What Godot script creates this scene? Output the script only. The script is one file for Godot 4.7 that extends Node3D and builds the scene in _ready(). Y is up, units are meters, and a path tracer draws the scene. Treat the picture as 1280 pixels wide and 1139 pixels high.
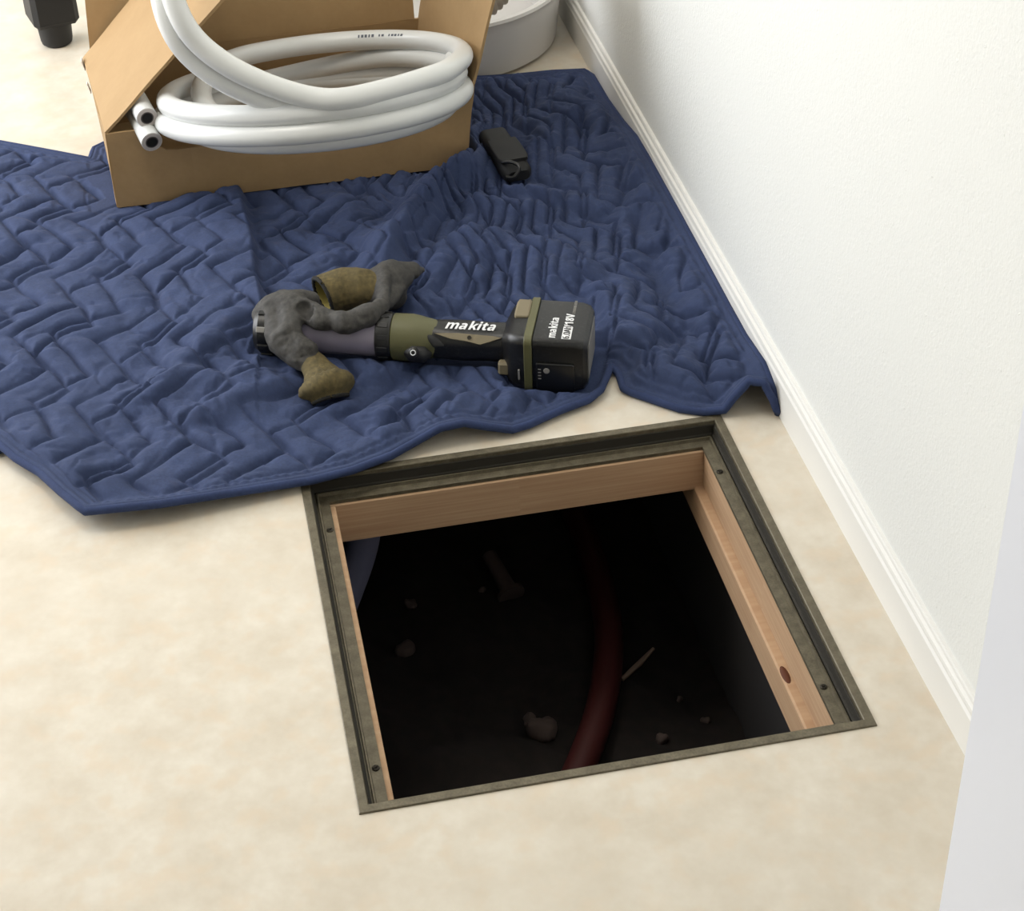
extends Node3D
# A square underfloor hatch stands open in a beige vinyl floor; behind it a blue moving blanket
# with a flashlight, work gloves, a carton with coiled white pipe. Units are metres, y is up.

var rng := RandomNumberGenerator.new()
var used := {}
var M := {}
var noise := FastNoiseLite.new()
var noise2 := FastNoiseLite.new()
var ridge := FastNoiseLite.new()

func V(x: float, y: float, z: float) -> Vector3:
	return Vector3(x, y, z)

# ---------------------------------------------------------------- helpers
func numbered(called: String) -> String:
	if not used.has(called):
		used[called] = 0
		return called
	used[called] += 1
	return "%s_%03d" % [called, used[called]]

func tag(o: Node, label := "", category := "", group := "", kind := "") -> void:
	if label: o.set_meta("label", label)
	if category: o.set_meta("category", category)
	if group: o.set_meta("group", group)
	if kind: o.set_meta("kind", kind)

func thing(called: String, label: String, category: String, at := Vector3.ZERO, turn := 0.0, group := "") -> Node3D:
	var o := Node3D.new()
	o.name = numbered(called)
	add_child(o, true)
	o.position = at
	o.rotation.y = turn
	tag(o, label, category, group)
	return o

func obj(called: String, mesh: Mesh, mat: Material, parent: Node = null, xf := Transform3D.IDENTITY) -> MeshInstance3D:
	var o := MeshInstance3D.new()
	o.mesh = mesh
	o.material_override = mat
	o.transform = xf
	o.cast_shadow = GeometryInstance3D.SHADOW_CASTING_SETTING_ON
	if parent == null:
		o.name = numbered(called)
		add_child(o, true)
	else:
		o.name = called
		parent.add_child(o, true)
	return o

func struct(called: String, mesh: Mesh, mat: Material, parent: Node = null) -> MeshInstance3D:
	var o := obj(called, mesh, mat, parent)
	if parent == null:
		o.set_meta("kind", "structure")
	return o

func flat() -> SurfaceTool:
	var st := SurfaceTool.new()
	st.begin(Mesh.PRIMITIVE_TRIANGLES)
	st.set_smooth_group(-1)
	return st

func tri(st: SurfaceTool, a: Vector3, b: Vector3, c: Vector3) -> void:
	st.set_uv(Vector2(a.x, a.z)); st.add_vertex(a)
	st.set_uv(Vector2(b.x, b.z)); st.add_vertex(b)
	st.set_uv(Vector2(c.x, c.z)); st.add_vertex(c)

func quad(st: SurfaceTool, a: Vector3, b: Vector3, c: Vector3, d: Vector3) -> void:
	tri(st, a, b, c)
	tri(st, a, c, d)

func done(st: SurfaceTool) -> ArrayMesh:
	st.generate_normals()
	return st.commit()

# a box with chamfered edges, s = full size, centred on xf
func add_box(st: SurfaceTool, s: Vector3, bev := 0.002, xf := Transform3D.IDENTITY) -> void:
	var h := s * 0.5
	bev = minf(bev, minf(h.x, minf(h.y, h.z)) * 0.9)
	var sg := [-1.0, 1.0]
	# faces
	for ax in 3:
		var u := (ax + 1) % 3
		var w := (ax + 2) % 3
		for sv in sg:
			var p: Array[Vector3] = []
			for k in [[-1, -1], [1, -1], [1, 1], [-1, 1]]:
				var q := Vector3.ZERO
				q[ax] = h[ax] * sv
				q[u] = (h[u] - bev) * k[0]
				q[w] = (h[w] - bev) * k[1]
				p.append(xf * q)
			if sv > 0: quad(st, p[3], p[2], p[1], p[0])
			else: quad(st, p[0], p[1], p[2], p[3])
	# edges
	for ax in 3:
		var u := (ax + 1) % 3
		var w := (ax + 2) % 3
		for su in sg:
			for sw in sg:
				var p: Array[Vector3] = []
				for k in [[0, -1], [0, 1], [1, 1], [1, -1]]:
					var q := Vector3.ZERO
					q[ax] = (h[ax] - bev) * k[1]
					q[u] = (h[u] - (bev if k[0] == 1 else 0.0)) * su
					q[w] = (h[w] - (bev if k[0] == 0 else 0.0)) * sw
					p.append(xf * q)
				if su * sw > 0: quad(st, p[0], p[1], p[2], p[3])
				else: quad(st, p[3], p[2], p[1], p[0])
	for sx in sg:
		for sy in sg:
			for sz in sg:
				var a := xf * V(h.x * sx, (h.y - bev) * sy, (h.z - bev) * sz)
				var b := xf * V((h.x - bev) * sx, h.y * sy, (h.z - bev) * sz)
				var c := xf * V((h.x - bev) * sx, (h.y - bev) * sy, h.z * sz)
				if sx * sy * sz > 0: tri(st, a, c, b)
				else: tri(st, a, b, c)

func box_mesh(s: Vector3, bev := 0.002, xf := Transform3D.IDENTITY) -> ArrayMesh:
	var st := flat()
	add_box(st, s, bev, xf)
	return done(st)

func box_at(a: Vector3, b: Vector3, bev := 0.002) -> ArrayMesh:
	return box_mesh((b - a).abs(), bev, Transform3D(Basis.IDENTITY, (a + b) * 0.5))

# smooth skin over rows of points (every row the same length); closed = rows wrap round
func skin(rows: Array, closed := true, caps := false, st: SurfaceTool = null, finish := true):
	if st == null:
		st = SurfaceTool.new()
		st.begin(Mesh.PRIMITIVE_TRIANGLES)
	st.set_smooth_group(0)
	var n: int = rows[0].size()
	var m := n if closed else n - 1
	for i in rows.size() - 1:
		for j in m:
			var k := (j + 1) % n
			var a: Vector3 = rows[i][j]
			var b: Vector3 = rows[i][k]
			var c: Vector3 = rows[i + 1][k]
			var d: Vector3 = rows[i + 1][j]
			var ua := Vector2(float(j) / m, float(i) / rows.size())
			var ub := Vector2(float(j + 1) / m, ua.y)
			var uc := Vector2(ub.x, float(i + 1) / rows.size())
			var ud := Vector2(ua.x, uc.y)
			for w in [[a, ua], [b, ub], [c, uc], [a, ua], [c, uc], [d, ud]]:
				st.set_uv(w[1])
				st.add_vertex(w[0])
	if caps:
		st.set_smooth_group(-1)
		for e in [0, rows.size() - 1]:
			var mid := Vector3.ZERO
			for q in rows[e]: mid += q
			mid /= n
			for j in n:
				var k := (j + 1) % n
				if e == 0: tri(st, mid, rows[e][k], rows[e][j])
				else: tri(st, mid, rows[e][j], rows[e][k])
	if finish:
		return done(st)
	return st

# a tube along points; rad is a number or a list; flatten squeezes it along the second side
func tube_rows(pts: Array, rad, sides := 16, flatten := 1.0, up := Vector3.UP, wob := 0.0) -> Array:
	var rows := []
	var t0: Vector3 = (pts[1] - pts[0]).normalized()
	var nrm := up - t0 * up.dot(t0)
	if nrm.length() < 0.05:
		nrm = Vector3.RIGHT - t0 * t0.x
	nrm = nrm.normalized()
	for i in pts.size():
		var t: Vector3 = (pts[mini(i + 1, pts.size() - 1)] - pts[maxi(i - 1, 0)]).normalized()
		nrm = (nrm - t * nrm.dot(t)).normalized()
		var bi := t.cross(nrm)
		var r: float = rad[i] if rad is Array else rad
		var row := []
		for k in sides:
			var a := TAU * k / sides
			var rr := r * (1.0 + wob * noise.get_noise_3dv((pts[i] + nrm * cos(a) * 0.03 + bi * sin(a) * 0.03) * 30.0))
			row.append(pts[i] + nrm * cos(a) * rr * flatten + bi * sin(a) * rr)
		rows.append(row)
	return rows

func curve_pts(pts: Array, n: int) -> Array:
	var c := Curve3D.new()
	c.bake_interval = 0.004
	for i in pts.size():
		var a: Vector3 = pts[maxi(i - 1, 0)]
		var b: Vector3 = pts[mini(i + 1, pts.size() - 1)]
		var d := (b - a) / 6.0
		c.add_point(pts[i], -d, d)
	var out := []
	var length := c.get_baked_length()
	for k in n + 1:
		out.append(c.sample_baked(length * k / n, true))
	return out

# lathe about the x axis (axis "x") or the y axis; prof = [[along, radius], ...]
func lathe(prof: Array, sides := 32, axis := "y", caps := true) -> ArrayMesh:
	var rows := []
	for p in prof:
		var row := []
		for k in sides:
			var a := TAU * k / sides
			if axis == "x": row.append(V(p[0], cos(a) * p[1], sin(a) * p[1]))
			else: row.append(V(cos(a) * p[1], p[0], sin(a) * p[1]))
		rows.append(row)
	return crease_skin(rows, caps)

# like skin, but every band with its own normals along its length where it turns sharply
func crease_skin(rows: Array, caps: bool) -> ArrayMesh:
	var st := SurfaceTool.new()
	st.begin(Mesh.PRIMITIVE_TRIANGLES)
	var g := 1
	for i in rows.size() - 1:
		if i > 0:
			var a: Vector3 = (rows[i][0] - rows[i - 1][0]).normalized()
			var b: Vector3 = (rows[i + 1][0] - rows[i][0]).normalized()
			if a.dot(b) < 0.8: g += 1
		st.set_smooth_group(g)
		var n: int = rows[i].size()
		for j in n:
			var k := (j + 1) % n
			tri(st, rows[i][j], rows[i][k], rows[i + 1][k])
			tri(st, rows[i][j], rows[i + 1][k], rows[i + 1][j])
	if caps:
		for e in [0, rows.size() - 1]:
			st.set_smooth_group(100 + e)
			var mid := Vector3.ZERO
			for q in rows[e]: mid += q
			mid /= rows[e].size()
			for j in rows[e].size():
				var k: int = (j + 1) % rows[e].size()
				tri(st, mid, rows[e][j], rows[e][k])
	return done(st)

# a profile (x, y) swept straight along z from z0 to z1; open polyline
func extrude_z(prof: Array, z0: float, z1: float) -> ArrayMesh:
	var st := flat()
	for i in prof.size() - 1:
		var a: Vector2 = prof[i]
		var b: Vector2 = prof[i + 1]
		quad(st, V(a.x, a.y, z0), V(b.x, b.y, z0), V(b.x, b.y, z1), V(a.x, a.y, z1))
	for z in [z0, z1]:
		var poly := PackedVector2Array(prof)
		var idx := Geometry2D.triangulate_polygon(poly)
		for k in range(0, idx.size(), 3):
			tri(st, V(poly[idx[k]].x, poly[idx[k]].y, z), V(poly[idx[k + 1]].x, poly[idx[k + 1]].y, z), V(poly[idx[k + 2]].x, poly[idx[k + 2]].y, z))
	return done(st)

# a plate of thickness th over a quad a b c d (cardboard panel), folded in cells so it can bow
func panel(a: Vector3, b: Vector3, c: Vector3, d: Vector3, th: float, bow := 0.0, n := 10, dip := 0.0) -> ArrayMesh:
	var nrm := (b - a).cross(d - a).normalized()
	var top := []
	var bot := []
	for i in n + 1:
		var v := float(i) / n
		var r1 := []
		var r2 := []
		for j in n + 1:
			var u := float(j) / n
			var p := a.lerp(b, u).lerp(d.lerp(c, u), v)
			p += nrm * bow * sin(PI * u) * sin(PI * v * 0.5)
			if dip != 0.0:
				p.y -= dip * v * smoothstep(0.07, 0.16, u) * (1.0 - smoothstep(0.9, 0.985, u))
			p += nrm * noise.get_noise_3dv(p * 9.0) * 0.002
			r1.append(p + nrm * th * 0.5)
			r2.append(p - nrm * th * 0.5)
		top.append(r1)
		bot.append(r2)
	var st := SurfaceTool.new()
	st.begin(Mesh.PRIMITIVE_TRIANGLES)
	skin(top, false, false, st, false)
	st.set_smooth_group(1)
	for i in n:
		for j in n:
			quad(st, bot[i][j], bot[i + 1][j], bot[i + 1][j + 1], bot[i][j + 1])
	st.set_smooth_group(-1)
	for i in n:
		quad(st, top[0][i], bot[0][i], bot[0][i + 1], top[0][i + 1])
		quad(st, top[n][i], top[n][i + 1], bot[n][i + 1], bot[n][i])
		quad(st, top[i][0], top[i + 1][0], bot[i + 1][0], bot[i][0])
		quad(st, top[i][n], bot[i][n], bot[i + 1][n], top[i + 1][n])
	return done(st)

# ---------------------------------------------------------------- smooth bodies (distance field -> surface nets)
# bones: [a, b, ra, rb, squash normal or null, squash factor]
func field(p: Vector3, bones: Array, k: float) -> float:
	var s := 0.0
	for bn in bones:
		var a: Vector3 = bn[0]
		var ab: Vector3 = bn[1] - a
		var ap := p - a
		var t := clampf(ap.dot(ab) / maxf(ab.length_squared(), 1e-9), 0.0, 1.0)
		var off := ap - ab * t
		if bn.size() > 4:
			var nn: Vector3 = bn[4]
			off += nn * off.dot(nn) * (bn[5] - 1.0)
		var d := off.length() - lerpf(bn[2], bn[3], t)
		s += exp(-d / k)
	return -k * log(maxf(s, 1e-30))

func nets(bones: Array, cell: float, k: float, rough := 0.0, rough_scale := 40.0, hollows := []) -> ArrayMesh:
	var lo := Vector3.INF
	var hi := -Vector3.INF
	for bn in bones:
		for e in 2:
			var r: float = maxf(bn[2], bn[3]) + k * 2.0 + cell * 2.0
			lo = lo.min(bn[e] - Vector3.ONE * r)
			hi = hi.max(bn[e] + Vector3.ONE * r)
	var nx := int((hi.x - lo.x) / cell) + 2
	var ny := int((hi.y - lo.y) / cell) + 2
	var nz := int((hi.z - lo.z) / cell) + 2
	var f := PackedFloat32Array()
	f.resize(nx * ny * nz)
	for z in nz:
		for y in ny:
			for x in nx:
				var p := lo + V(x, y, z) * cell
				var v := field(p, bones, k)
				if rough > 0.0 and absf(v) < cell * 6.0:
					v += rough * ridge.get_noise_3dv(p * rough_scale)
				for q in hollows:
					v = maxf(v, q[1] - p.distance_to(q[0]))
				f[(z * ny + y) * nx + x] = v
	var idx := {}
	var pos := PackedVector3Array()
	for z in nz - 1:
		for y in ny - 1:
			for x in nx - 1:
				var sum := Vector3.ZERO
				var cnt := 0
				var cor := []
				for c in 8:
					cor.append(f[((z + (c >> 2)) * ny + y + ((c >> 1) & 1)) * nx + x + (c & 1)])
				for e in [[0, 1], [2, 3], [4, 5], [6, 7], [0, 2], [1, 3], [4, 6], [5, 7], [0, 4], [1, 5], [2, 6], [3, 7]]:
					var a: float = cor[e[0]]
					var b: float = cor[e[1]]
					if (a < 0.0) != (b < 0.0):
						var t := a / (a - b)
						var pa := V(e[0] & 1, (e[0] >> 1) & 1, e[0] >> 2)
						var pb := V(e[1] & 1, (e[1] >> 1) & 1, e[1] >> 2)
						sum += pa.lerp(pb, t)
						cnt += 1
				if cnt > 0:
					idx[(z * ny + y) * nx + x] = pos.size()
					pos.append(lo + (V(x, y, z) + sum / cnt) * cell)
	var ind := PackedInt32Array()
	for z in range(1, nz - 1):
		for y in range(1, ny - 1):
			for x in range(1, nx - 1):
				var o := (z * ny + y) * nx + x
				var a := f[o] < 0.0
				for ax in 3:
					var step: int = [1, nx, nx * ny][ax]
					var b := f[o + step] < 0.0
					if a == b: continue
					var du: int = [nx, nx * ny, 1][ax]
					var dv: int = [nx * ny, 1, nx][ax]
					var q := [idx.get(o, -1), idx.get(o - du, -1), idx.get(o - du - dv, -1), idx.get(o - dv, -1)]
					if q.has(-1): continue
					if a: ind.append_array(PackedInt32Array([q[0], q[2], q[1], q[0], q[3], q[2]]))
					else: ind.append_array(PackedInt32Array([q[0], q[1], q[2], q[0], q[2], q[3]]))
	var arr := []
	arr.resize(Mesh.ARRAY_MAX)
	arr[Mesh.ARRAY_VERTEX] = pos
	arr[Mesh.ARRAY_INDEX] = ind
	var am := ArrayMesh.new()
	am.add_surface_from_arrays(Mesh.PRIMITIVE_TRIANGLES, arr)
	var st := SurfaceTool.new()
	st.create_from(am, 0)
	st.generate_normals()
	return st.commit()

# ---------------------------------------------------------------- materials
func mat(c: Color, rough := 0.7, metal := 0.0) -> StandardMaterial3D:
	var m := StandardMaterial3D.new()
	m.albedo_color = c
	m.roughness = rough
	m.metallic = metal
	m.cull_mode = BaseMaterial3D.CULL_DISABLED
	return m

func noise_tex(size: int, fn: Callable) -> ImageTexture:
	var im := Image.create(size, size, false, Image.FORMAT_RGB8)
	for y in size:
		for x in size:
			im.set_pixel(x, y, fn.call(float(x) / size, float(y) / size))
	im.generate_mipmaps()
	return ImageTexture.create_from_image(im)

# value of tiling noise: sampled on a torus in 4-D would be dear, so two shifted copies are blended at the seams
func tnoise(n: FastNoiseLite, u: float, v: float, f: float) -> float:
	var a := n.get_noise_2d(u * f, v * f)
	var b := n.get_noise_2d((u - 1.0) * f, v * f)
	var c := n.get_noise_2d(u * f, (v - 1.0) * f)
	var d := n.get_noise_2d((u - 1.0) * f, (v - 1.0) * f)
	var su := smoothstep(0.6, 1.0, u)
	var sv := smoothstep(0.6, 1.0, v)
	return lerpf(lerpf(a, b, su), lerpf(c, d, su), sv)

func tri_mat(m: StandardMaterial3D, scale: Vector3, world := true) -> void:
	m.uv1_triplanar = true
	m.uv1_world_triplanar = world
	m.uv1_scale = scale

func make_materials() -> void:
	noise.noise_type = FastNoiseLite.TYPE_SIMPLEX_SMOOTH
	noise.seed = 11
	noise.frequency = 1.0
	noise.fractal_octaves = 3
	noise2.noise_type = FastNoiseLite.TYPE_SIMPLEX_SMOOTH
	noise2.seed = 77
	noise2.frequency = 1.0
	noise2.fractal_octaves = 5
	noise2.fractal_gain = 0.6
	ridge.noise_type = FastNoiseLite.TYPE_SIMPLEX_SMOOTH
	ridge.seed = 5
	ridge.frequency = 1.0
	ridge.fractal_type = FastNoiseLite.FRACTAL_RIDGED
	ridge.fractal_octaves = 3
	# floor vinyl: clouded beige stone print
	var ft := noise_tex(512, func(u, v):
		var a := tnoise(noise2, u, v, 5.0)
		var b := tnoise(noise, u + 0.0, v, 11.0)
		var c := tnoise(noise2, v, u, 23.0)
		var k := clampf(0.5 + a * 0.75 + c * 0.25, 0.0, 1.0)
		var col := Color(0.80, 0.755, 0.680).lerp(Color(0.865, 0.835, 0.775), k)
		return col.lerp(Color(0.84, 0.765, 0.665), clampf(b * 0.8, 0.0, 0.45)))
	M.floor = mat(Color(1, 1, 1), 0.42)
	M.floor.albedo_texture = ft
	tri_mat(M.floor, Vector3(1.6, 1.6, 1.6))
	# wallpaper: white with a fine pressed grain and a few longer strokes
	var wn := noise_tex(512, func(u, v):
		var h := 0.5 + 0.22 * tnoise(noise2, u, v, 26.0) + 0.15 * tnoise(noise, v, u, 60.0)
		var s: float = tnoise(noise, u * 1.0, v, 9.0)
		h += 0.5 * smoothstep(0.90, 1.0, 1.0 - absf(s) * 3.0) * smoothstep(0.2, 0.45, tnoise(noise2, u, v, 9.0))
		return Color(h, h, h))
	var wimg := wn.get_image()
	wimg.clear_mipmaps()
	wimg.bump_map_to_normal_map(3.0)
	M.wall = mat(Color(0.885, 0.888, 0.872), 0.6)
	M.wall.normal_enabled = true
	M.wall.normal_texture = ImageTexture.create_from_image(wimg)
	M.wall.normal_scale = 0.6
	tri_mat(M.wall, Vector3(3.2, 3.2, 3.2))
	M.trim = mat(Color(0.88, 0.875, 0.855), 0.45)
	M.jamb = mat(Color(0.875, 0.885, 0.915), 0.45)
	M.ceiling = mat(Color(0.86, 0.86, 0.85), 0.9)
	# wood: long grain along x of the texture
	var wt := noise_tex(256, func(u, v):
		var g := noise2.get_noise_2d(u * 2.0, v * 38.0)
		var k := clampf(0.5 + g * 0.6 + 0.2 * noise.get_noise_2d(u * 3.0, v * 3.0), 0.0, 1.0)
		return Color(0.70, 0.555, 0.425).lerp(Color(0.79, 0.665, 0.53), k))
	M.wood = mat(Color(1, 1, 1), 0.75)
	M.wood.albedo_texture = wt
	tri_mat(M.wood, Vector3(1.5, 5.0, 1.5), false)
	M.wood_z = M.wood.duplicate()
	M.wood_z.uv1_scale = Vector3(1.5, 5.0, 1.5)
	# cardboard
	var ct := noise_tex(256, func(u, v):
		var g := noise2.get_noise_2d(u * 30.0, v * 30.0) * 0.25 + noise2.get_noise_2d(u * 5.0, v * 5.0) * 0.5
		return Color(0.60, 0.485, 0.33).lerp(Color(0.665, 0.55, 0.39), clampf(0.5 + g * 0.8, 0.0, 1.0)))
	M.card = mat(Color(1, 1, 1), 0.8)
	M.card.albedo_texture = ct
	tri_mat(M.card, Vector3(2.5, 2.5, 2.5))
	M.paper = mat(Color(0.88, 0.86, 0.82), 0.8)
	# quilt cotton
	var qt := noise_tex(512, func(u, v):
		var a := tnoise(noise2, u, v, 7.0)
		var b := tnoise(noise2, v, u, 90.0)
		var col := Color(0.145, 0.190, 0.305).lerp(Color(0.210, 0.262, 0.400), clampf(0.5 + a * 0.55 + b * 0.5, 0.0, 1.0))
		return col.lerp(Color(0.30, 0.27, 0.33), clampf(tnoise(noise, u, v, 8.0) - 0.45, 0.0, 0.3)))
	M.quilt = mat(Color(1, 1, 1), 0.92)
	M.quilt.albedo_texture = qt
	tri_mat(M.quilt, Vector3(2.0, 2.0, 2.0))
	M.hem = M.quilt.duplicate()
	M.hem.albedo_color = Color(0.92, 0.95, 1.0)
	# hatch frame: bronze-olive anodised aluminium, scuffed
	var at := noise_tex(256, func(u, v):
		var a := tnoise(noise2, u, v, 6.0)
		var b := tnoise(noise2, v, u, 40.0)
		return Color(0.31, 0.285, 0.225).lerp(Color(0.50, 0.465, 0.385), clampf(0.42 + a * 0.55 + b * 0.35, 0.0, 1.0)))
	M.alu = mat(Color(1, 1, 1), 0.5, 0.35)
	M.alu.albedo_texture = at
	tri_mat(M.alu, Vector3(6, 6, 6))
	M.alu_lip = mat(Color(0.345, 0.325, 0.265), 0.5, 0.3)
	M.gasket = mat(Color(0.15, 0.135, 0.10), 0.85)
	M.screw = mat(Color(0.22, 0.20, 0.17), 0.4, 0.7)
	# pit
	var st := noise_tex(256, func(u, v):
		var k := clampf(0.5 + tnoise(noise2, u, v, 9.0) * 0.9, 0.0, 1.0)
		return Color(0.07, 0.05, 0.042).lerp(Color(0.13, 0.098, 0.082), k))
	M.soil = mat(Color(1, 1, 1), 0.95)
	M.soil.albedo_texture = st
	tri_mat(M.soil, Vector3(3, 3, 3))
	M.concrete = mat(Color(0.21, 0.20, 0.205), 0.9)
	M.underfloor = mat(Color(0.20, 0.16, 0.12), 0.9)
	M.redpipe = mat(Color(0.25, 0.08, 0.072), 0.55)
	M.rag = mat(Color(0.46, 0.47, 0.57), 0.8)
	M.rubble = mat(Color(0.31, 0.26, 0.24), 0.9)
	M.stick = mat(Color(0.50, 0.42, 0.36), 0.8)
	# pipe
	M.pipe = mat(Color(0.83, 0.835, 0.825), 0.32)
	M.pipe.clearcoat_enabled = true
	M.pipe.clearcoat = 0.25
	M.pipe.clearcoat_roughness = 0.25
	M.foam = mat(Color(0.72, 0.69, 0.67), 0.9)
	M.inner = mat(Color(0.30, 0.27, 0.26), 0.6)
	M.bore = mat(Color(0.03, 0.025, 0.025), 0.9)
	M.print = mat(Color(0.34, 0.36, 0.40), 0.7)
	# tub, hose, leg
	M.tub = mat(Color(0.80, 0.785, 0.765), 0.4)
	M.hose = mat(Color(0.47, 0.43, 0.38), 0.5)
	M.black = mat(Color(0.07, 0.07, 0.075), 0.55)
	M.black_gloss = mat(Color(0.05, 0.05, 0.052), 0.32)
	# flashlight
	var bt := noise_tex(256, func(u, v):
		var k := smoothstep(0.02, 0.5, tnoise(noise2, u, v, 14.0))
		return Color(0.055, 0.055, 0.058).lerp(Color(0.24, 0.235, 0.225), k * 0.6))
	M.body = mat(Color(1, 1, 1), 0.38)
	M.body.albedo_texture = bt
	tri_mat(M.body, Vector3(8, 8, 8), false)
	M.olive = mat(Color(0.34, 0.335, 0.21), 0.5)
	M.tan = mat(Color(0.47, 0.43, 0.335), 0.6)
	M.lens = mat(Color(0.52, 0.495, 0.555), 0.35)
	M.white = mat(Color(0.90, 0.90, 0.90), 0.5)
	M.silver = mat(Color(0.55, 0.54, 0.52), 0.45, 0.3)
	M.strap = mat(Color(0.030, 0.030, 0.036), 0.7)
	# gloves
	var gt := noise_tex(256, func(u, v):
		var k := clampf(0.5 + tnoise(noise2, u, v, 14.0) * 0.8, 0.0, 1.0)
		return Color(0.15, 0.145, 0.14).lerp(Color(0.31, 0.30, 0.28), k))
	M.glove = mat(Color(1, 1, 1), 0.75)
	M.glove.albedo_texture = gt
	tri_mat(M.glove, Vector3(7, 7, 7))
	var kt := noise_tex(128, func(u, v):
		var k := clampf(0.5 + tnoise(noise2, u, v, 12.0) * 0.8, 0.0, 1.0)
		return Color(0.235, 0.205, 0.115).lerp(Color(0.44, 0.385, 0.235), k))
	M.knit = mat(Color(1, 1, 1), 0.9)
	M.knit.albedo_texture = kt
	tri_mat(M.knit, Vector3(7, 7, 7))
	M.knit_in = mat(Color(0.60, 0.55, 0.30), 0.9)
	M.cuff_band = mat(Color(0.09, 0.085, 0.075), 0.9)
	# room
	M.glass = mat(Color(0.95, 0.98, 1.0, 0.06), 0.0)
	M.glass.transparency = BaseMaterial3D.TRANSPARENCY_ALPHA
	M.lamp = mat(Color(0.95, 0.95, 0.93), 0.6)
	M.lamp.emission_enabled = true
	M.lamp.emission = Color(1.0, 0.97, 0.92)
	M.lamp.emission_energy_multiplier = 1.5

# ---------------------------------------------------------------- the scene
func _ready() -> void:
	rng.seed = 4242
	camera_and_light()
	make_materials()
	room()
	hatch()
	pit()
	blanket()
	carton()
	pipe_coil()
	background_things()
	flashlight()
	gloves()
	pouch()

func camera_and_light() -> void:
	var cam := Camera3D.new()
	cam.name = "camera"
	add_child(cam, true)
	cam.position = Vector3(-0.3734, 1.5897, 1.7749)
	cam.rotation = Vector3(-0.64585, -0.17490, -0.03902)
	cam.fov = rad_to_deg(2.0 * atan(569.5 / 2300.0))
	cam.near = 0.02
	cam.current = true
	var env := Environment.new()
	env.background_mode = Environment.BG_SKY
	var sky := Sky.new()
	var sm := ProceduralSkyMaterial.new()
	sm.sky_top_color = Color(0.70, 0.80, 0.95)
	sm.sky_horizon_color = Color(0.93, 0.95, 0.98)
	sm.ground_bottom_color = Color(0.45, 0.43, 0.40)
	sm.ground_horizon_color = Color(0.80, 0.80, 0.78)
	sky.sky_material = sm
	env.sky = sky
	env.ambient_light_source = Environment.AMBIENT_SOURCE_SKY
	env.background_energy_multiplier = 1.0
	env.tonemap_mode = Environment.TONE_MAPPER_LINEAR
	env.tonemap_exposure = 1.0
	env.sdfgi_enabled = true
	env.ssao_enabled = true
	env.ssil_enabled = true
	var we := WorldEnvironment.new()
	we.name = "world_environment"
	we.environment = env
	add_child(we, true)
	# daylight through the balcony window in the left wall
	area_light("window_daylight", V(-2.35, 1.15, -1.70), V(1, -0.12, 0.25), Vector2(2.0, 1.9), Color(0.985, 0.99, 1.0), 9.3)
	# ceiling lamp
	area_light("ceiling_lamp_light", V(-0.75, 2.30, -0.75), V(0, -1, 0.001), Vector2(0.6, 0.6), Color(1.0, 0.97, 0.92), 1.2)

func area_light(called: String, at: Vector3, towards: Vector3, size: Vector2, c: Color, e: float) -> void:
	var l := AreaLight3D.new()
	l.name = called
	l.area_size = size
	l.light_color = c
	l.light_energy = e
	l.area_range = 12.0
	l.area_attenuation = 2.0
	l.shadow_enabled = true
	add_child(l, true)
	l.position = at
	l.basis = Basis.looking_at(towards.normalized(), Vector3.UP if absf(towards.y) < 0.9 else Vector3.FORWARD)

# ---------------------------------------------------------------- room shell
const HX := 0.31
const HZ := 0.325
const WALL_X := 0.403

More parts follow.
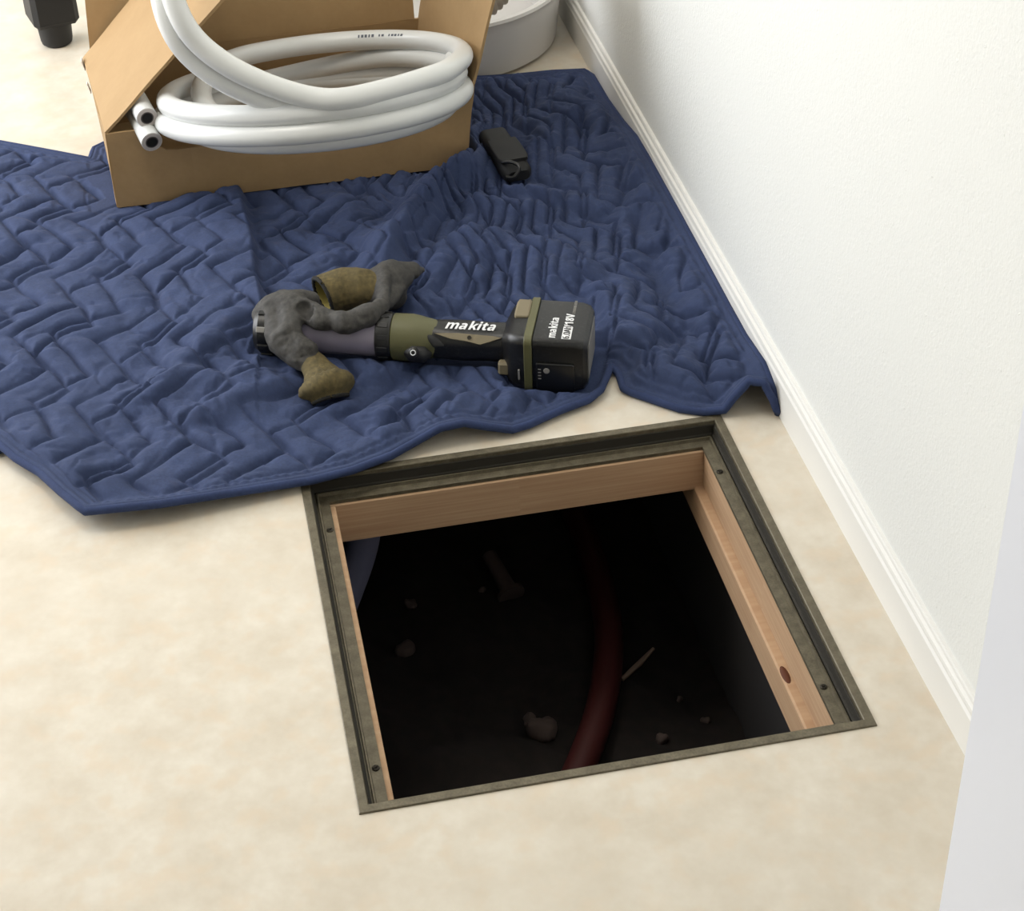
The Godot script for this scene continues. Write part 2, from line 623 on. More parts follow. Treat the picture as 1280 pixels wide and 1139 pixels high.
func room() -> void:
	# floor with the hatch opening, 30 mm thick
	var st := flat()
	var x0 := -2.6; var x1 := 0.6; var z0 := -3.1; var z1 := 3.1
	for y in [0.0, -0.03]:
		var o := [V(x0, y, z0), V(x1, y, z0), V(x1, y, z1), V(x0, y, z1)]
		var i := [V(-HX, y, -HZ), V(HX, y, -HZ), V(HX, y, HZ), V(-HX, y, HZ)]
		for k in 4:
			var n := (k + 1) % 4
			if y == 0.0: quad(st, o[k], o[n], i[n], i[k])
			else: quad(st, o[k], i[k], i[n], o[n])
	for k in 4:
		var c := [V(-HX, 0, -HZ), V(HX, 0, -HZ), V(HX, 0, HZ), V(-HX, 0, HZ)]
		var a: Vector3 = c[k]
		var b: Vector3 = c[(k + 1) % 4]
		quad(st, a, b, b - V(0, 0.03, 0), a - V(0, 0.03, 0))
	struct("floor", done(st), M.floor)
	# walls and ceiling
	struct("wall_right", box_at(V(WALL_X, -0.03, -3.1), V(WALL_X + 0.12, 2.45, 3.1), 0.0), M.wall)
	struct("wall_back", box_at(V(-2.6, -0.03, -3.1), V(WALL_X, 2.45, -2.98), 0.0), M.wall)
	struct("wall_front", box_at(V(-2.6, -0.03, 2.98), V(WALL_X, 2.45, 3.1), 0.0), M.wall)
	var wl := flat()
	for b in [[V(-2.6, -0.03, -2.98), V(-2.48, 2.45, -2.80)], [V(-2.6, -0.03, -0.60), V(-2.48, 2.45, 2.98)], [V(-2.6, -0.03, -2.80), V(-2.48, 0.12, -0.60)], [V(-2.6, 2.12, -2.80), V(-2.48, 2.45, -0.60)]]:
		add_box(wl, b[1] - b[0], 0.0, Transform3D(Basis.IDENTITY, (b[0] + b[1]) * 0.5))
	struct("wall_left", done(wl), M.wall)
	struct("ceiling", box_at(V(-2.6, 2.40, -3.1), V(0.52, 2.5, 3.1), 0.0), M.ceiling)
	# balcony window in the left wall (out of the frame, the daylight comes through it)
	var wn := Node3D.new()
	wn.name = "window_1"
	wn.set_meta("kind", "structure")
	add_child(wn, true)
	for b in [[V(-2.57, 0.12, -2.80), V(-2.51, 0.17, -0.60)], [V(-2.57, 2.07, -2.80), V(-2.51, 2.12, -0.60)], [V(-2.57, 0.17, -2.80), V(-2.51, 2.07, -2.75)], [V(-2.57, 0.17, -0.65), V(-2.51, 2.07, -0.60)], [V(-2.57, 0.17, -1.73), V(-2.51, 2.07, -1.67)]]:
		obj("window_frame", box_at(b[0], b[1], 0.004), M.white, wn)
	for zz in [[-2.75, -1.73], [-1.67, -0.65]]:
		obj("pane", box_at(V(-2.543, 0.17, zz[0]), V(-2.538, 2.07, zz[1]), 0.0), M.glass, wn)
	# skirting board along the right wall: flat face, groove, round bead
	var w := WALL_X
	var prof := [Vector2(w, 0.0), Vector2(w - 0.010, 0.0), Vector2(w - 0.010, 0.056), Vector2(w - 0.0085, 0.0585), Vector2(w - 0.0075, 0.0605), Vector2(w - 0.0085, 0.0625),
		Vector2(w - 0.0095, 0.066), Vector2(w - 0.0085, 0.070), Vector2(w - 0.005, 0.0725), Vector2(w - 0.0045, 0.0765), Vector2(w - 0.006, 0.079), Vector2(w - 0.0045, 0.082), Vector2(w, 0.083)]
	struct("baseboard_right", extrude_z(prof, -2.98, 0.735), M.trim)
	# white door jamb standing out from the right wall close to the camera
	var j := flat()
	add_box(j, V(0.20, 2.4, 0.16), 0.004, Transform3D(Basis.IDENTITY, V(0.302, 1.2, 0.815)))
	struct("trim_1", done(j), M.jamb)
	# ceiling lamp (out of frame)
	var lamp := thing("ceiling_lamp", "square white ceiling lamp with glowing panel above the floor hatch room", "ceiling lamp", V(-0.75, 2.40, -0.75))
	obj("housing", box_at(V(-0.33, -0.05, -0.33), V(0.33, 0.0, 0.33), 0.008), M.white, lamp)
	obj("diffuser", box_at(V(-0.30, -0.075, -0.30), V(0.30, -0.05, 0.30), 0.006), M.lamp, lamp)

# ---------------------------------------------------------------- hatch frame and timber lining
func rail(k: int) -> ArrayMesh:
	# section: u = distance inwards from the outer edge, y = height
	var prof := [Vector2(-0.001, -0.004), Vector2(-0.001, 0.0018), Vector2(0.0, 0.0025), Vector2(0.0105, 0.0025), Vector2(0.0115, 0.0015), Vector2(0.0125, -0.0235),
		Vector2(0.0185, -0.0235), Vector2(0.0195, -0.0195), Vector2(0.0215, -0.0195), Vector2(0.0225, -0.0245), Vector2(0.036, -0.0245), Vector2(0.036, -0.030), Vector2(0.010, -0.030), Vector2(0.009, -0.004)]
	var st := flat()
	for i in prof.size():
		var a: Vector2 = prof[i]
		var b: Vector2 = prof[(i + 1) % prof.size()]
		quad(st, rail_at(k, a, -1), rail_at(k, b, -1), rail_at(k, b, 1), rail_at(k, a, 1))
	return done(st)

func rail_at(k: int, p: Vector2, e: int) -> Vector3:
	var hx := HX - p.x
	var hz := HZ - p.x
	match k:
		0: return V(hx * e, p.y, -hz)
		1: return V(hx, p.y, hz * e)
		2: return V(-hx * e, p.y, hz)
	return V(-hx, p.y, -hz * e)

func hatch() -> void:
	var t := thing("hatch_frame", "bronze metal frame of the open square floor hatch, set in beige vinyl", "hatch frame")
	for k in 4:
		obj("frame_rail", rail(k), M.alu, t)
	# dark rubber gasket standing in the channel at the foot of each upright
	for k in 4:
		var st := flat()
		for q in [[Vector2(0.0122, -0.0040), Vector2(0.0134, -0.0048)], [Vector2(0.0134, -0.0048), Vector2(0.0142, -0.0180)], [Vector2(0.0142, -0.0180), Vector2(0.0165, -0.0200)], [Vector2(0.0165, -0.0200), Vector2(0.0168, -0.0236)]]:
			quad(st, rail_at(k, q[0], -1), rail_at(k, q[1], -1), rail_at(k, q[1], 1), rail_at(k, q[0], 1))
		obj("gasket", done(st), M.gasket, t)
	for q in [V(-0.281, -0.0245, 0.235), V(-0.281, -0.0245, -0.225), V(0.281, -0.0245, 0.225), V(0.281, -0.0245, -0.225)]:
		var s := obj("screw", lathe([[0.0, 0.0048], [0.0012, 0.0046], [0.0022, 0.003], [0.0016, 0.0012]], 14), M.screw, t)
		s.position = q
		obj("screw_recess", box_mesh(V(0.006, 0.0008, 0.0012), 0.0002, Transform3D(Basis(Vector3.UP, 0.6), V(0, 0.0024, 0))), M.gasket, s)
	# timber lining boards under the frame
	var b := thing("lining_board", "pale timber board lining the far side of the hatch opening", "board")
	obj("plank", box_at(V(-0.285, -0.100, -0.305), V(0.290, -0.0305, -0.286), 0.0015), M.wood, b)
	var r := thing("lining_board", "upper pale timber board lining the right side of the hatch, above a set-in joist", "board")
	obj("plank", box_at(V(0.2755, -0.094, -0.2855), V(0.292, -0.0305, 0.300), 0.0015), M.wood_z, r)
	var l := thing("lining_board", "pale timber board lining the left side of the hatch, seen as a thin edge", "board")
	obj("plank", box_at(V(-0.281, -0.085, -0.2855), V(-0.2665, -0.0305, 0.300), 0.0015), M.wood_z, l)
	var jst := thing("floor_joist", "pale floor joist with a brown knot set in below the right lining board", "joist")
	obj("beam", box_at(V(0.2625, -0.150, -0.55), V(0.345, -0.0945, 0.55), 0.0025), M.wood_z, jst)
	# knot: low raised oval on the joist shoulder
	var kn := lathe([[0.0, 0.0065], [0.0008, 0.0050], [0.0013, 0.0]], 16)
	var ko := obj("knot", kn, mat(Color(0.36, 0.19, 0.10), 0.7), jst)
	ko.position = V(0.2685, -0.0945, 0.125)
	ko.scale = V(0.85, 1, 2.6)

# ---------------------------------------------------------------- the crawl space under the floor
func soil_h(x: float, z: float) -> float:
	return -0.50 + 0.035 * noise.get_noise_2d(x * 3.0, z * 3.0) + 0.018 * noise2.get_noise_2d(x * 14.0, z * 14.0)

func pit() -> void:
	# soil
	var rows := []
	var n := 110
	for i in n + 1:
		var row := []
		for j in n + 1:
			var x := -1.45 + 1.9 * j / n
			var z := -1.7 + 2.7 * i / n
			row.append(V(x, soil_h(x, z), z))
		rows.append(row)
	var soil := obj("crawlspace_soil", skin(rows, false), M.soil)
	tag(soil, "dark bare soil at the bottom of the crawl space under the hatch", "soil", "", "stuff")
	var st := flat()
	for b in [[V(-1.5, -0.6, -1.8), V(-1.4, -0.031, 1.1)], [V(-1.4, -0.6, -1.8), V(0.5, -0.031, -1.7)], [V(-1.4, -0.6, 1.0), V(0.5, -0.031, 1.1)]]:
		add_box(st, b[1] - b[0], 0.0, Transform3D(Basis.IDENTITY, (b[0] + b[1]) * 0.5))
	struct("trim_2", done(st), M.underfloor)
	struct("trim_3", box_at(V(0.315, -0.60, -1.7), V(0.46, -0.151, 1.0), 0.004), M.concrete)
	# red pipe curving over the soil
	var pts := curve_pts([V(-0.04, -0.460, 0.02), V(0.045, -0.460, -0.112), V(0.109, -0.460, -0.236), V(0.155, -0.460, -0.376), V(0.173, -0.460, -0.513), V(0.176, -0.460, -0.643), V(0.168, -0.460, -0.80), V(0.15, -0.460, -1.1)], 60)
	var rp := thing("red_pipe", "dull red water pipe curving across the dark soil inside the hatch", "pipe")
	obj("pipe_wall", skin(tube_rows(pts, 0.024, 18), true, true), M.redpipe, rp)
	# pale rag or sleeve hanging at the left corner
	var rg := thing("pale_hose", "pale bluish hose hanging in the far left corner of the hatch", "hose")
	obj("hose_wall", skin(tube_rows(curve_pts([V(-0.200, -0.10, -0.470), V(-0.206, -0.17, -0.462), V(-0.215, -0.21, -0.455), V(-0.226, -0.25, -0.447), V(-0.250, -0.30, -0.43), V(-0.285, -0.36, -0.41), V(-0.36, -0.45, -0.38)], 30), 0.026, 14), true, true), M.rag, rg)
	# offcut of pipe / timber peg
	var pg := thing("pipe_stub", "short pale stub lying on the soil left of the red pipe", "pipe stub", V(0.016, -0.470, -0.585))
	pg.rotation = Vector3(0.25, 0.25, 0.0)
	obj("stub_wall", lathe([[-0.048, 0.013], [0.036, 0.015], [0.037, 0.024], [0.045, 0.024], [0.045, 0.015]], 18), M.rubble, pg, Transform3D(Basis(Vector3.RIGHT, PI / 2), Vector3.ZERO))
	# sticks and rubble
	var sk := thing("twig", "thin pale stick lying right of the red pipe in the hatch", "stick")
	obj("stick", skin(tube_rows([V(0.158, -0.478, -0.300), V(0.193, -0.470, -0.322), V(0.222, -0.465, -0.345)], [0.004, 0.005, 0.003], 8), true, true), M.stick, sk)
	var spots := [[0.016, -0.234, 0.030, "largest pale lump of rubble beside the near end of the red pipe"], [0.005, -0.285, 0.014, "small pale stone behind the largest lump of rubble"], [-0.173, -0.476, 0.019, "wedge of pale rubble on the soil at the left of the hatch"], [-0.146, -0.557, 0.011, "small pale stone behind the wedge of rubble at left"], [-0.020, -0.580, 0.009, "tiny stone beside the pale pipe stub in the hatch"], [0.270, -0.201, 0.009, "tiny pale stone near the foundation at the right of the hatch"], [0.245, -0.266, 0.007, "tiny dark stone right of the thin stick in the hatch"], [0.184, -0.159, 0.012, "stone on the soil nearest to the front right of the hatch"]]
	for s in spots:
		var c := V(s[0], soil_h(s[0], s[1]) + s[2] * 0.4, s[1])
		var bn := []
		for k in 4:
			var d: Vector3 = V(rng.randf_range(-1, 1), rng.randf_range(-0.4, 0.4), rng.randf_range(-1, 1)) * s[2] * 0.6
			bn.append([d, d * -0.4, s[2] * 0.55, s[2] * 0.4])
		var o := obj("rubble", nets(bn, s[2] * 0.18, s[2] * 0.12, s[2] * 0.12, 1.6 / s[2]), M.rubble)
		o.position = c
		tag(o, s[3], "stone", "rubble on the soil under the hatch")

# ---------------------------------------------------------------- the quilted moving blanket
var Q_OUT := []          # outline (x, edge height, z)
var Q_FOLDS := []        # [points, height, half width left, half width right]

func blanket_outline() -> void:
	Q_OUT = [V(-0.98, 0.010, -1.62), V(-0.842, 0.010, -1.532), V(-0.751, 0.012, -1.471), V(-0.662, 0.012, -1.411), V(-0.585, 0.012, -1.358), V(-0.578, 0.012, -1.40), V(-0.40, 0.012, -1.54), V(-0.145, 0.012, -1.56), V(0.09, 0.012, -1.53),
		V(0.170, 0.018, -1.495), V(0.232, 0.018, -1.486), V(0.314, 0.012, -1.496), V(0.378, 0.010, -1.490), V(0.388, 0.010, -1.462), V(0.389, 0.012, -1.349), V(0.389, 0.026, -1.222), V(0.390, 0.042, -1.131), V(0.390, 0.044, -1.039), V(0.390, 0.043, -0.923), V(0.390, 0.042, -0.819), V(0.390, 0.040, -0.678), V(0.389, 0.038, -0.547), V(0.389, 0.038, -0.466), V(0.389, 0.048, -0.372), V(0.390, 0.036, -0.325), V(0.391, 0.006, -0.300),
		V(0.384, 0.030, -0.308), V(0.373, 0.052, -0.322), V(0.354, 0.052, -0.331), V(0.330, 0.030, -0.326), V(0.316, 0.012, -0.324), V(0.287, 0.008, -0.331), V(0.255, 0.008, -0.347), V(0.226, 0.008, -0.375), V(0.197, 0.008, -0.404), V(0.187, 0.010, -0.416), V(0.190, 0.006, -0.455), V(0.184, 0.006, -0.482), V(0.172, 0.012, -0.455), V(0.151, 0.014, -0.414),
		V(0.128, 0.012, -0.396), V(0.082, 0.012, -0.380), V(0.029, 0.012, -0.356), V(0.004, 0.012, -0.350), V(-0.031, 0.022, -0.352), V(-0.065, 0.032, -0.356), V(-0.101, 0.032, -0.352), V(-0.138, 0.020, -0.344), V(-0.176, 0.014, -0.328), V(-0.236, 0.014, -0.306), V(-0.294, 0.015, -0.295), V(-0.395, 0.022, -0.284), V(-0.506, 0.030, -0.272), V(-0.607, 0.032, -0.277), V(-0.640, 0.028, -0.335), V(-0.670, 0.022, -0.395), V(-0.704, 0.022, -0.438), V(-0.727, 0.022, -0.477), V(-0.800, 0.020, -0.590), V(-0.98, 0.016, -0.72)]
	Q_FOLDS = [
		# [line, height, width on the left side, width on the right side]; left/right seen walking along the line
		[[V(-0.328, 0, -1.175), V(-0.328, 0, -1.075), V(-0.323, 0, -0.949), V(-0.327, 0, -0.844), V(-0.325, 0, -0.743), V(-0.335, 0, -0.652)], 0.028, 0.008, 0.16],
		[[V(0.105, 0, -1.120), V(0.035, 0, -1.068), V(-0.031, 0, -0.970), V(-0.080, 0, -0.886), V(-0.125, 0, -0.807)], 0.050, 0.024, 0.042],
		[[V(-0.157, 0, -1.075), V(-0.131, 0, -0.954), V(-0.115, 0, -0.829)], 0.014, 0.03, 0.03],
		[[V(-0.075, 0, -0.790), V(-0.034, 0, -0.834), V(0.041, 0, -0.872), V(0.105, 0, -0.850), V(0.170, 0, -0.785), V(0.200, 0, -0.700)], 0.034, 0.028, 0.07],
		[[V(0.200, 0, -0.700), V(0.212, 0, -0.610), V(0.208, 0, -0.530), V(0.205, 0, -0.44)], 0.026, 0.05, 0.016],
		[[V(0.110, 0, -1.452), V(0.235, 0, -1.425), V(0.299, 0, -1.360), V(0.346, 0, -1.295), V(0.392, 0, -1.200)], 0.024, 0.012, 0.10],
		[[V(0.366, 0, -1.20), V(0.372, 0, -1.084), V(0.368, 0, -0.906), V(0.366, 0, -0.718), V(0.358, 0, -0.547), V(0.360, 0, -0.38)], 0.022, 0.05, 0.04],
		[[V(0.345, 0, -1.125), V(0.322, 0, -0.863), V(0.320, 0, -0.653), V(0.318, 0, -0.463), V(0.314, 0, -0.356)], -0.008, 0.015, 0.015],
		[[V(0.154, 0, -1.099), V(0.221, 0, -1.006), V(0.217, 0, -0.864), V(0.289, 0, -0.765), V(0.320, 0, -0.581)], -0.007, 0.02, 0.02],
		[[V(0.130, 0, -1.02), V(0.19, 0, -0.985), V(0.27, 0, -0.93)], 0.022, 0.03, 0.012],
		[[V(0.05, 0, -1.00), V(0.10, 0, -0.96), V(0.19, 0, -0.94)], 0.016, 0.03, 0.02],
		[[V(-0.335, 0, -0.600), V(-0.388, 0, -0.545), V(-0.457, 0, -0.580), V(-0.542, 0, -0.548)], 0.018, 0.03, 0.02],
		[[V(-0.36, 0, -0.68), V(-0.42, 0, -0.65), V(-0.45, 0, -0.60)], 0.016, 0.02, 0.03],
		[[V(-0.30, 0, -0.54), V(-0.37, 0, -0.50), V(-0.46, 0, -0.47)], 0.014, 0.02, 0.03],
		[[V(-0.07, 0, -0.45), V(-0.075, 0, -0.40), V(-0.080, 0, -0.36)], 0.020, 0.03, 0.04],
		[[V(-0.155, 0, -0.46), V(-0.165, 0, -0.42), V(-0.19, 0, -0.36)], 0.012, 0.025, 0.03],
		[[V(0.145, 0, -1.30), V(0.10, 0, -1.22), V(0.095, 0, -1.10)], 0.020, 0.02, 0.03],
		[[V(0.24, 0, -1.21), V(0.23, 0, -1.12), V(0.26, 0, -1.05)], 0.010, 0.03, 0.03],
		[[V(-0.72, 0, -0.52), V(-0.66, 0, -0.44), V(-0.60, 0, -0.34)], 0.012, 0.05, 0.05],
		[[V(0.27, 0, -0.60), V(0.25, 0, -0.48), V(0.29, 0, -0.37)], 0.012, 0.03, 0.03],
	]

func seg_near(px: float, pz: float, a: Vector3, b: Vector3) -> Vector3:
	# returns (t, squared distance, side)
	var dx := b.x - a.x
	var dz := b.z - a.z
	var ex := px - a.x
	var ez := pz - a.z
	var t := clampf((ex * dx + ez * dz) / (dx * dx + dz * dz), 0.0, 1.0)
	var qx := ex - dx * t
	var qz := ez - dz * t
	return V(t, qx * qx + qz * qz, dx * ez - dz * ex)

func quilt_pattern(x: float, z: float) -> float:
	# distance from a stitched line of two crossing zigzags, in metres
	var wx := 0.026 * noise.get_noise_2d(x * 3.1, z * 3.1)
	var wz := 0.026 * noise.get_noise_2d(x * 3.1 + 40.0, z * 3.1 + 9.0)
	var ang := -0.30 + 0.55 * smoothstep(-0.15, 0.35, x)
	var u := (x + wx) * cos(ang) - (z + wz) * sin(ang)
	var v := (x + wx) * sin(ang) + (z + wz) * cos(ang)
	var half := 0.088
	var am := 0.078
	var t := absf(fposmod(v / half, 2.0) - 1.0)
	var s1 := 0.069
	var q := (u + am * t) / s1
	var d1 := absf(q - roundf(q)) * s1 * 0.72
	var s2 := 0.138
	var t2 := absf(fposmod(v / half + 0.45, 2.0) - 1.0)
	var q2 := (u - am * t2 + 0.03) / s2
	var d2 := absf(q2 - roundf(q2)) * s2 * 0.72
	return minf(d1, d2)

func blanket() -> void:
	blanket_outline()
	var t := thing("moving_blanket", "navy blue quilted moving blanket spread rumpled over the floor behind the hatch", "blanket")
	var cell := 0.0026
	var x0 := -0.985
	var z0 := -1.625
	var nx := int(1.38 / cell) + 2
	var nz := int(1.35 / cell) + 2
	var poly := PackedVector2Array()
	for p in Q_OUT: poly.append(Vector2(p.x, p.z))
	var boxes := []
	for f in Q_FOLDS:
		var r := Rect2(f[0][0].x, f[0][0].z, 0, 0)
		for p in f[0]: r = r.expand(Vector2(p.x, p.z))
		boxes.append(r.grow(maxf(f[2], f[3]) * 2.2))
	var inside := PackedByteArray()
	inside.resize(nx * nz)
	for j in nz:
		# scanline crossings
		var z := z0 + j * cell
		var xs := []
		for k in poly.size():
			var a := poly[k]
			var b := poly[(k + 1) % poly.size()]
			if (a.y <= z) != (b.y <= z):
				xs.append(a.x + (z - a.y) / (b.y - a.y) * (b.x - a.x))
		xs.sort()
		for k in range(0, xs.size() - 1, 2):
			var i0 := int(ceil((xs[k] - x0) / cell))
			var i1 := int(floor((xs[k + 1] - x0) / cell))
			for i in range(maxi(i0, 0), mini(i1, nx - 1) + 1):
				inside[j * nx + i] = 1
	var vid := PackedInt32Array()
	vid.resize(nx * nz)
	vid.fill(-1)
	var pos := PackedVector3Array()
	var cnt := Q_OUT.size()
	# rough distance to the outline, one value per ten cells
	var cw := nx / 10 + 1
	var coarse := PackedFloat32Array()
	for j in nz / 10 + 1:
		for i in cw:
			var best := 1e9
			for k in cnt:
				best = minf(best, seg_near(x0 + (i * 10 + 5) * cell, z0 + (j * 10 + 5) * cell, Q_OUT[k], Q_OUT[(k + 1) % cnt]).y)
			coarse.append(sqrt(best))
	for j in nz - 1:
		for i in nx - 1:
			var o := j * nx + i
			if inside[o] + inside[o + 1] + inside[o + nx] + inside[o + nx + 1] == 0:
				continue
			for c in [o, o + 1, o + nx, o + nx + 1]:
				if vid[c] >= 0: continue
				var ci: int = c % nx
				var cj: int = c / nx
				var x := x0 + ci * cell
				var z := z0 + cj * cell
				# nearest point of the outline
				var best := 1e9
				var bh := 0.0
				var bx := x
				var bz := z
				var cc: int = (cj / 10) * cw + ci / 10
				if coarse[cc] > 0.13:
					best = coarse[cc] * coarse[cc]
				for k in (cnt if coarse[cc] <= 0.13 else 0):
					var a: Vector3 = Q_OUT[k]
					var b: Vector3 = Q_OUT[(k + 1) % cnt]
					var s := seg_near(x, z, a, b)
					if s.y < best:
						best = s.y
						bh = lerpf(a.y, b.y, s.x)
						bx = lerpf(a.x, b.x, s.x)
						bz = lerpf(a.z, b.z, s.x)
				var d := sqrt(best)
				if inside[c] == 0:
					x = bx
					z = bz
					d = 0.0
				vid[c] = pos.size()
				pos.append(V(x, blanket_h(x, z, d, bh, boxes), z))
	var ind := PackedInt32Array()
	for j in nz - 1:
		for i in nx - 1:
			var o := j * nx + i
			var a := vid[o]
			var b := vid[o + 1]
			var c := vid[o + nx + 1]
			var d := vid[o + nx]
			if inside[o] + inside[o + 1] + inside[o + nx] + inside[o + nx + 1] == 0:
				continue
			ind.append_array(PackedInt32Array([a, b, c, a, c, d]))
	var arr := []
	arr.resize(Mesh.ARRAY_MAX)
	arr[Mesh.ARRAY_VERTEX] = pos
	arr[Mesh.ARRAY_INDEX] = ind
	var am := ArrayMesh.new()
	am.add_surface_from_arrays(Mesh.PRIMITIVE_TRIANGLES, arr)
	var st := SurfaceTool.new()
	st.create_from(am, 0)
	st.generate_normals()
	obj("quilted_cover", st.commit(), M.quilt, t)
	# bound hem all round
	var hp := []
	for k in cnt + 1:
		var p: Vector3 = Q_OUT[k % cnt]
		hp.append(V(p.x, maxf(p.y - 0.002, 0.0065), p.z))
	var dense := []
	for k in cnt:
		for s in 4:
			var q: Vector3 = hp[k].lerp(hp[k + 1], s / 4.0)
			dense.append(q)
	dense.append(dense[0])
	obj("hem_binding", skin(tube_rows(dense, 0.0062, 10), true), M.hem, t)
	# the double layer that lies beneath at the left edge
	var under := flat()
	add_box(under, V(0.10, 0.008, 0.08), 0.003, Transform3D(Basis(Vector3.UP, 0.5), V(-0.775, 0.005, -0.50)))
	obj("folded_under_edge", done(under), M.quilt, t)

func blanket_h(x: float, z: float, d: float, eh: float, boxes: Array) -> float:
	var h := 0.016
	# broad undulation
	var calm := smoothstep(-0.35, -0.15, x)
	h += (0.006 + 0.007 * calm) * (0.5 + noise.get_noise_2d(x * 4.0 + 3.0, z * 4.0))
	for k in Q_FOLDS.size():
		if not boxes[k].has_point(Vector2(x, z)): continue
		var f: Array = Q_FOLDS[k]
		var line: Array = f[0]
		var best := 1e9
		var side := 0.0
		var along := 0.0
		for i in line.size() - 1:
			var s := seg_near(x, z, line[i], line[i + 1])
			if s.y < best:
				best = s.y
				side = s.z
				along = (i + s.x) / (line.size() - 1)
		var dd := sqrt(best)
		var w: float = f[2] if side < 0.0 else f[3]
		var q := dd / w
		if q < 2.2:
			var fade := smoothstep(-0.02, 0.15, along) * smoothstep(-0.02, 0.15, 1.0 - along)
			h += f[1] * exp(-q * q) * (0.35 + 0.65 * fade)
	# wrinkles: sharp little creases, most in the rumpled right half and left of the gloves
	var wx := x + 0.05 * noise.get_noise_2d(x * 4.0, z * 4.0)
	var wz := z + 0.05 * noise.get_noise_2d(x * 4.0 + 20.0, z * 4.0)
	var wr := ridge.get_noise_2d(wx * 2.6, wz * 2.6)
	var zone := 0.30 + 0.85 * calm + 0.8 * exp(-((x + 0.40) * (x + 0.40) + (z + 0.58) * (z + 0.58)) / 0.02)
	h -= 0.012 * zone * smoothstep(0.25, 0.95, wr)
	h += 0.0065 * zone * noise.get_noise_2d(wx * 9.0, wz * 9.0)
	h -= 0.0030 * smoothstep(0.45, 0.95, ridge.get_noise_2d(wx * 8.0 + 5.0, wz * 8.0)) * (0.7 + 0.5 * zone)
	h += 0.0022 * noise2.get_noise_2d(x * 24.0, z * 24.0) * (0.4 + zone)
	# quilting: flat pads, narrow stitched valleys of varying strength
	var quilt_d := quilt_pattern(x, z)
	var qd := clampf(quilt_d / 0.018, 0.0, 1.0)
	var puff := 1.0 - (1.0 - qd) * (1.0 - qd)
	var near := smoothstep(0.012, 0.035, d)
	var tight := clampf(0.65 + 0.75 * noise.get_noise_2d(x * 6.0 + 7.0, z * 6.0), 0.15, 1.2)
	h += (puff - 0.55) * (0.0105 + 0.002 * calm) * near * tight
	h -= 0.0055 * near * (0.4 + 0.6 * tight) * exp(-pow(quilt_d / 0.0034, 2.0))
	h = maxf(h, 0.004)
	# edge blend
	var e := smoothstep(0.0, 0.04, d)
	h = lerpf(eh + 0.004 * sqrt(clampf(d / 0.006, 0.0, 1.0)), maxf(h, eh * exp(-d / 0.05)), e)
	# stitched rows along the hem
	h -= 0.0030 * exp(-pow((d - 0.013) / 0.0028, 2.0)) + 0.0026 * exp(-pow((d - 0.024) / 0.0028, 2.0))
	h += 0.0012 * sin((x - z * 0.4) * 420.0) * exp(-pow((d - 0.0185) / 0.004, 2.0))
	h = maxf(h, 0.0035)
	# what lies on it presses it down
	if x > -0.60 and x < 0.10 and z < -1.135:
		var inb := minf(minf(x + 0.60, 0.10 - x), -1.135 - z)
		h = minf(h, lerpf(0.05, 0.0175, smoothstep(-0.0, 0.012, inb)))
	var rel := FL_XF.affine_inverse() * V(x, 0, z)
	if rel.x > -0.275 and rel.x < 0.275:
		var rr := 0.040 if rel.x < 0.13 else 0.072
		var az := absf(rel.z)
		if az < rr + 0.02:
			if rel.x < 0.13:
				if az < rr: h = minf(h, FL_Y - sqrt(rr * rr - az * az) + 0.0005)
			else:
				h = minf(h, 0.006 + maxf(az - 0.064, 0.0) * 1.2)
	return h

# ---------------------------------------------------------------- carton
func carton() -> void:
	var t := thing("cardboard_box", "open brown cardboard box with raised flaps standing on the blanket under the pipe coil", "box")
	var y0 := 0.020
	var fl := V(-0.539, y0, -1.148); var fr := V(0.078, y0, -1.144)
	var br := V(0.034, y0, -1.468); var bl := V(-0.555, y0, -1.468)
	var FLT := V(-0.537, 0.162, -1.148); var FRT := V(0.100, 0.176, -1.144)
	var BRT := V(0.056, 0.165, -1.472); var BLT := V(-0.570, 0.160, -1.472)
	var th := 0.005
	obj("bottom_panel", panel(fl + V(0, 0.003, 0), fr + V(0, 0.003, 0), br + V(0, 0.003, 0), bl + V(0, 0.003, 0), th), M.card, t)
	obj("front_panel", panel(fl, fr, FRT, FLT, th, 0.004, 40, 0.045), M.card, t)
	obj("right_panel", panel(fr, br, BRT, FRT, th, 0.0), M.card, t)
	obj("back_panel", panel(br, bl, BLT, BRT, th, 0.0), M.card, t)
	obj("left_panel", panel(bl, fl, FLT, BLT, th, 0.0), M.card, t)
	# flaps, hinged on the top edges
	obj("left_flap", panel(FLT, BLT, BLT + V(0.235, 0.24, 0.01), FLT + V(0.235, 0.225, 0.0), th, -0.006), M.card, t)
	obj("right_flap", panel(BRT, FRT, FRT + V(0.068, 0.24, 0.0), BRT + V(0.045, 0.25, 0.0), th, 0.004), M.card, t)
	obj("back_flap", panel(BLT + V(0.012, 0, 0), BRT - V(0.010, 0, 0), BRT + V(-0.006, 0.26, -0.05), BLT + V(0.03, 0.26, -0.05), th, 0.004), M.card, t)
	# crushed end of tape along the left corner
	for q in [[V(-0.5720, 0.158, -1.45), 0.02], [V(-0.5640, 0.152, -1.36), 0.012]]:
		obj("torn_tape", box_mesh(V(0.0016, 0.020, q[1]), 0.0005, Transform3D(Basis(Vector3.BACK, 0.2), q[0])), M.paper, t)

# ---------------------------------------------------------------- coil of white insulated pipe
func ring_at(a: float, c: Vector3, r: float, tl: float) -> Vector3:
	return c + V(r * cos(a), r * sin(a) * sin(tl), r * sin(a) * cos(tl))

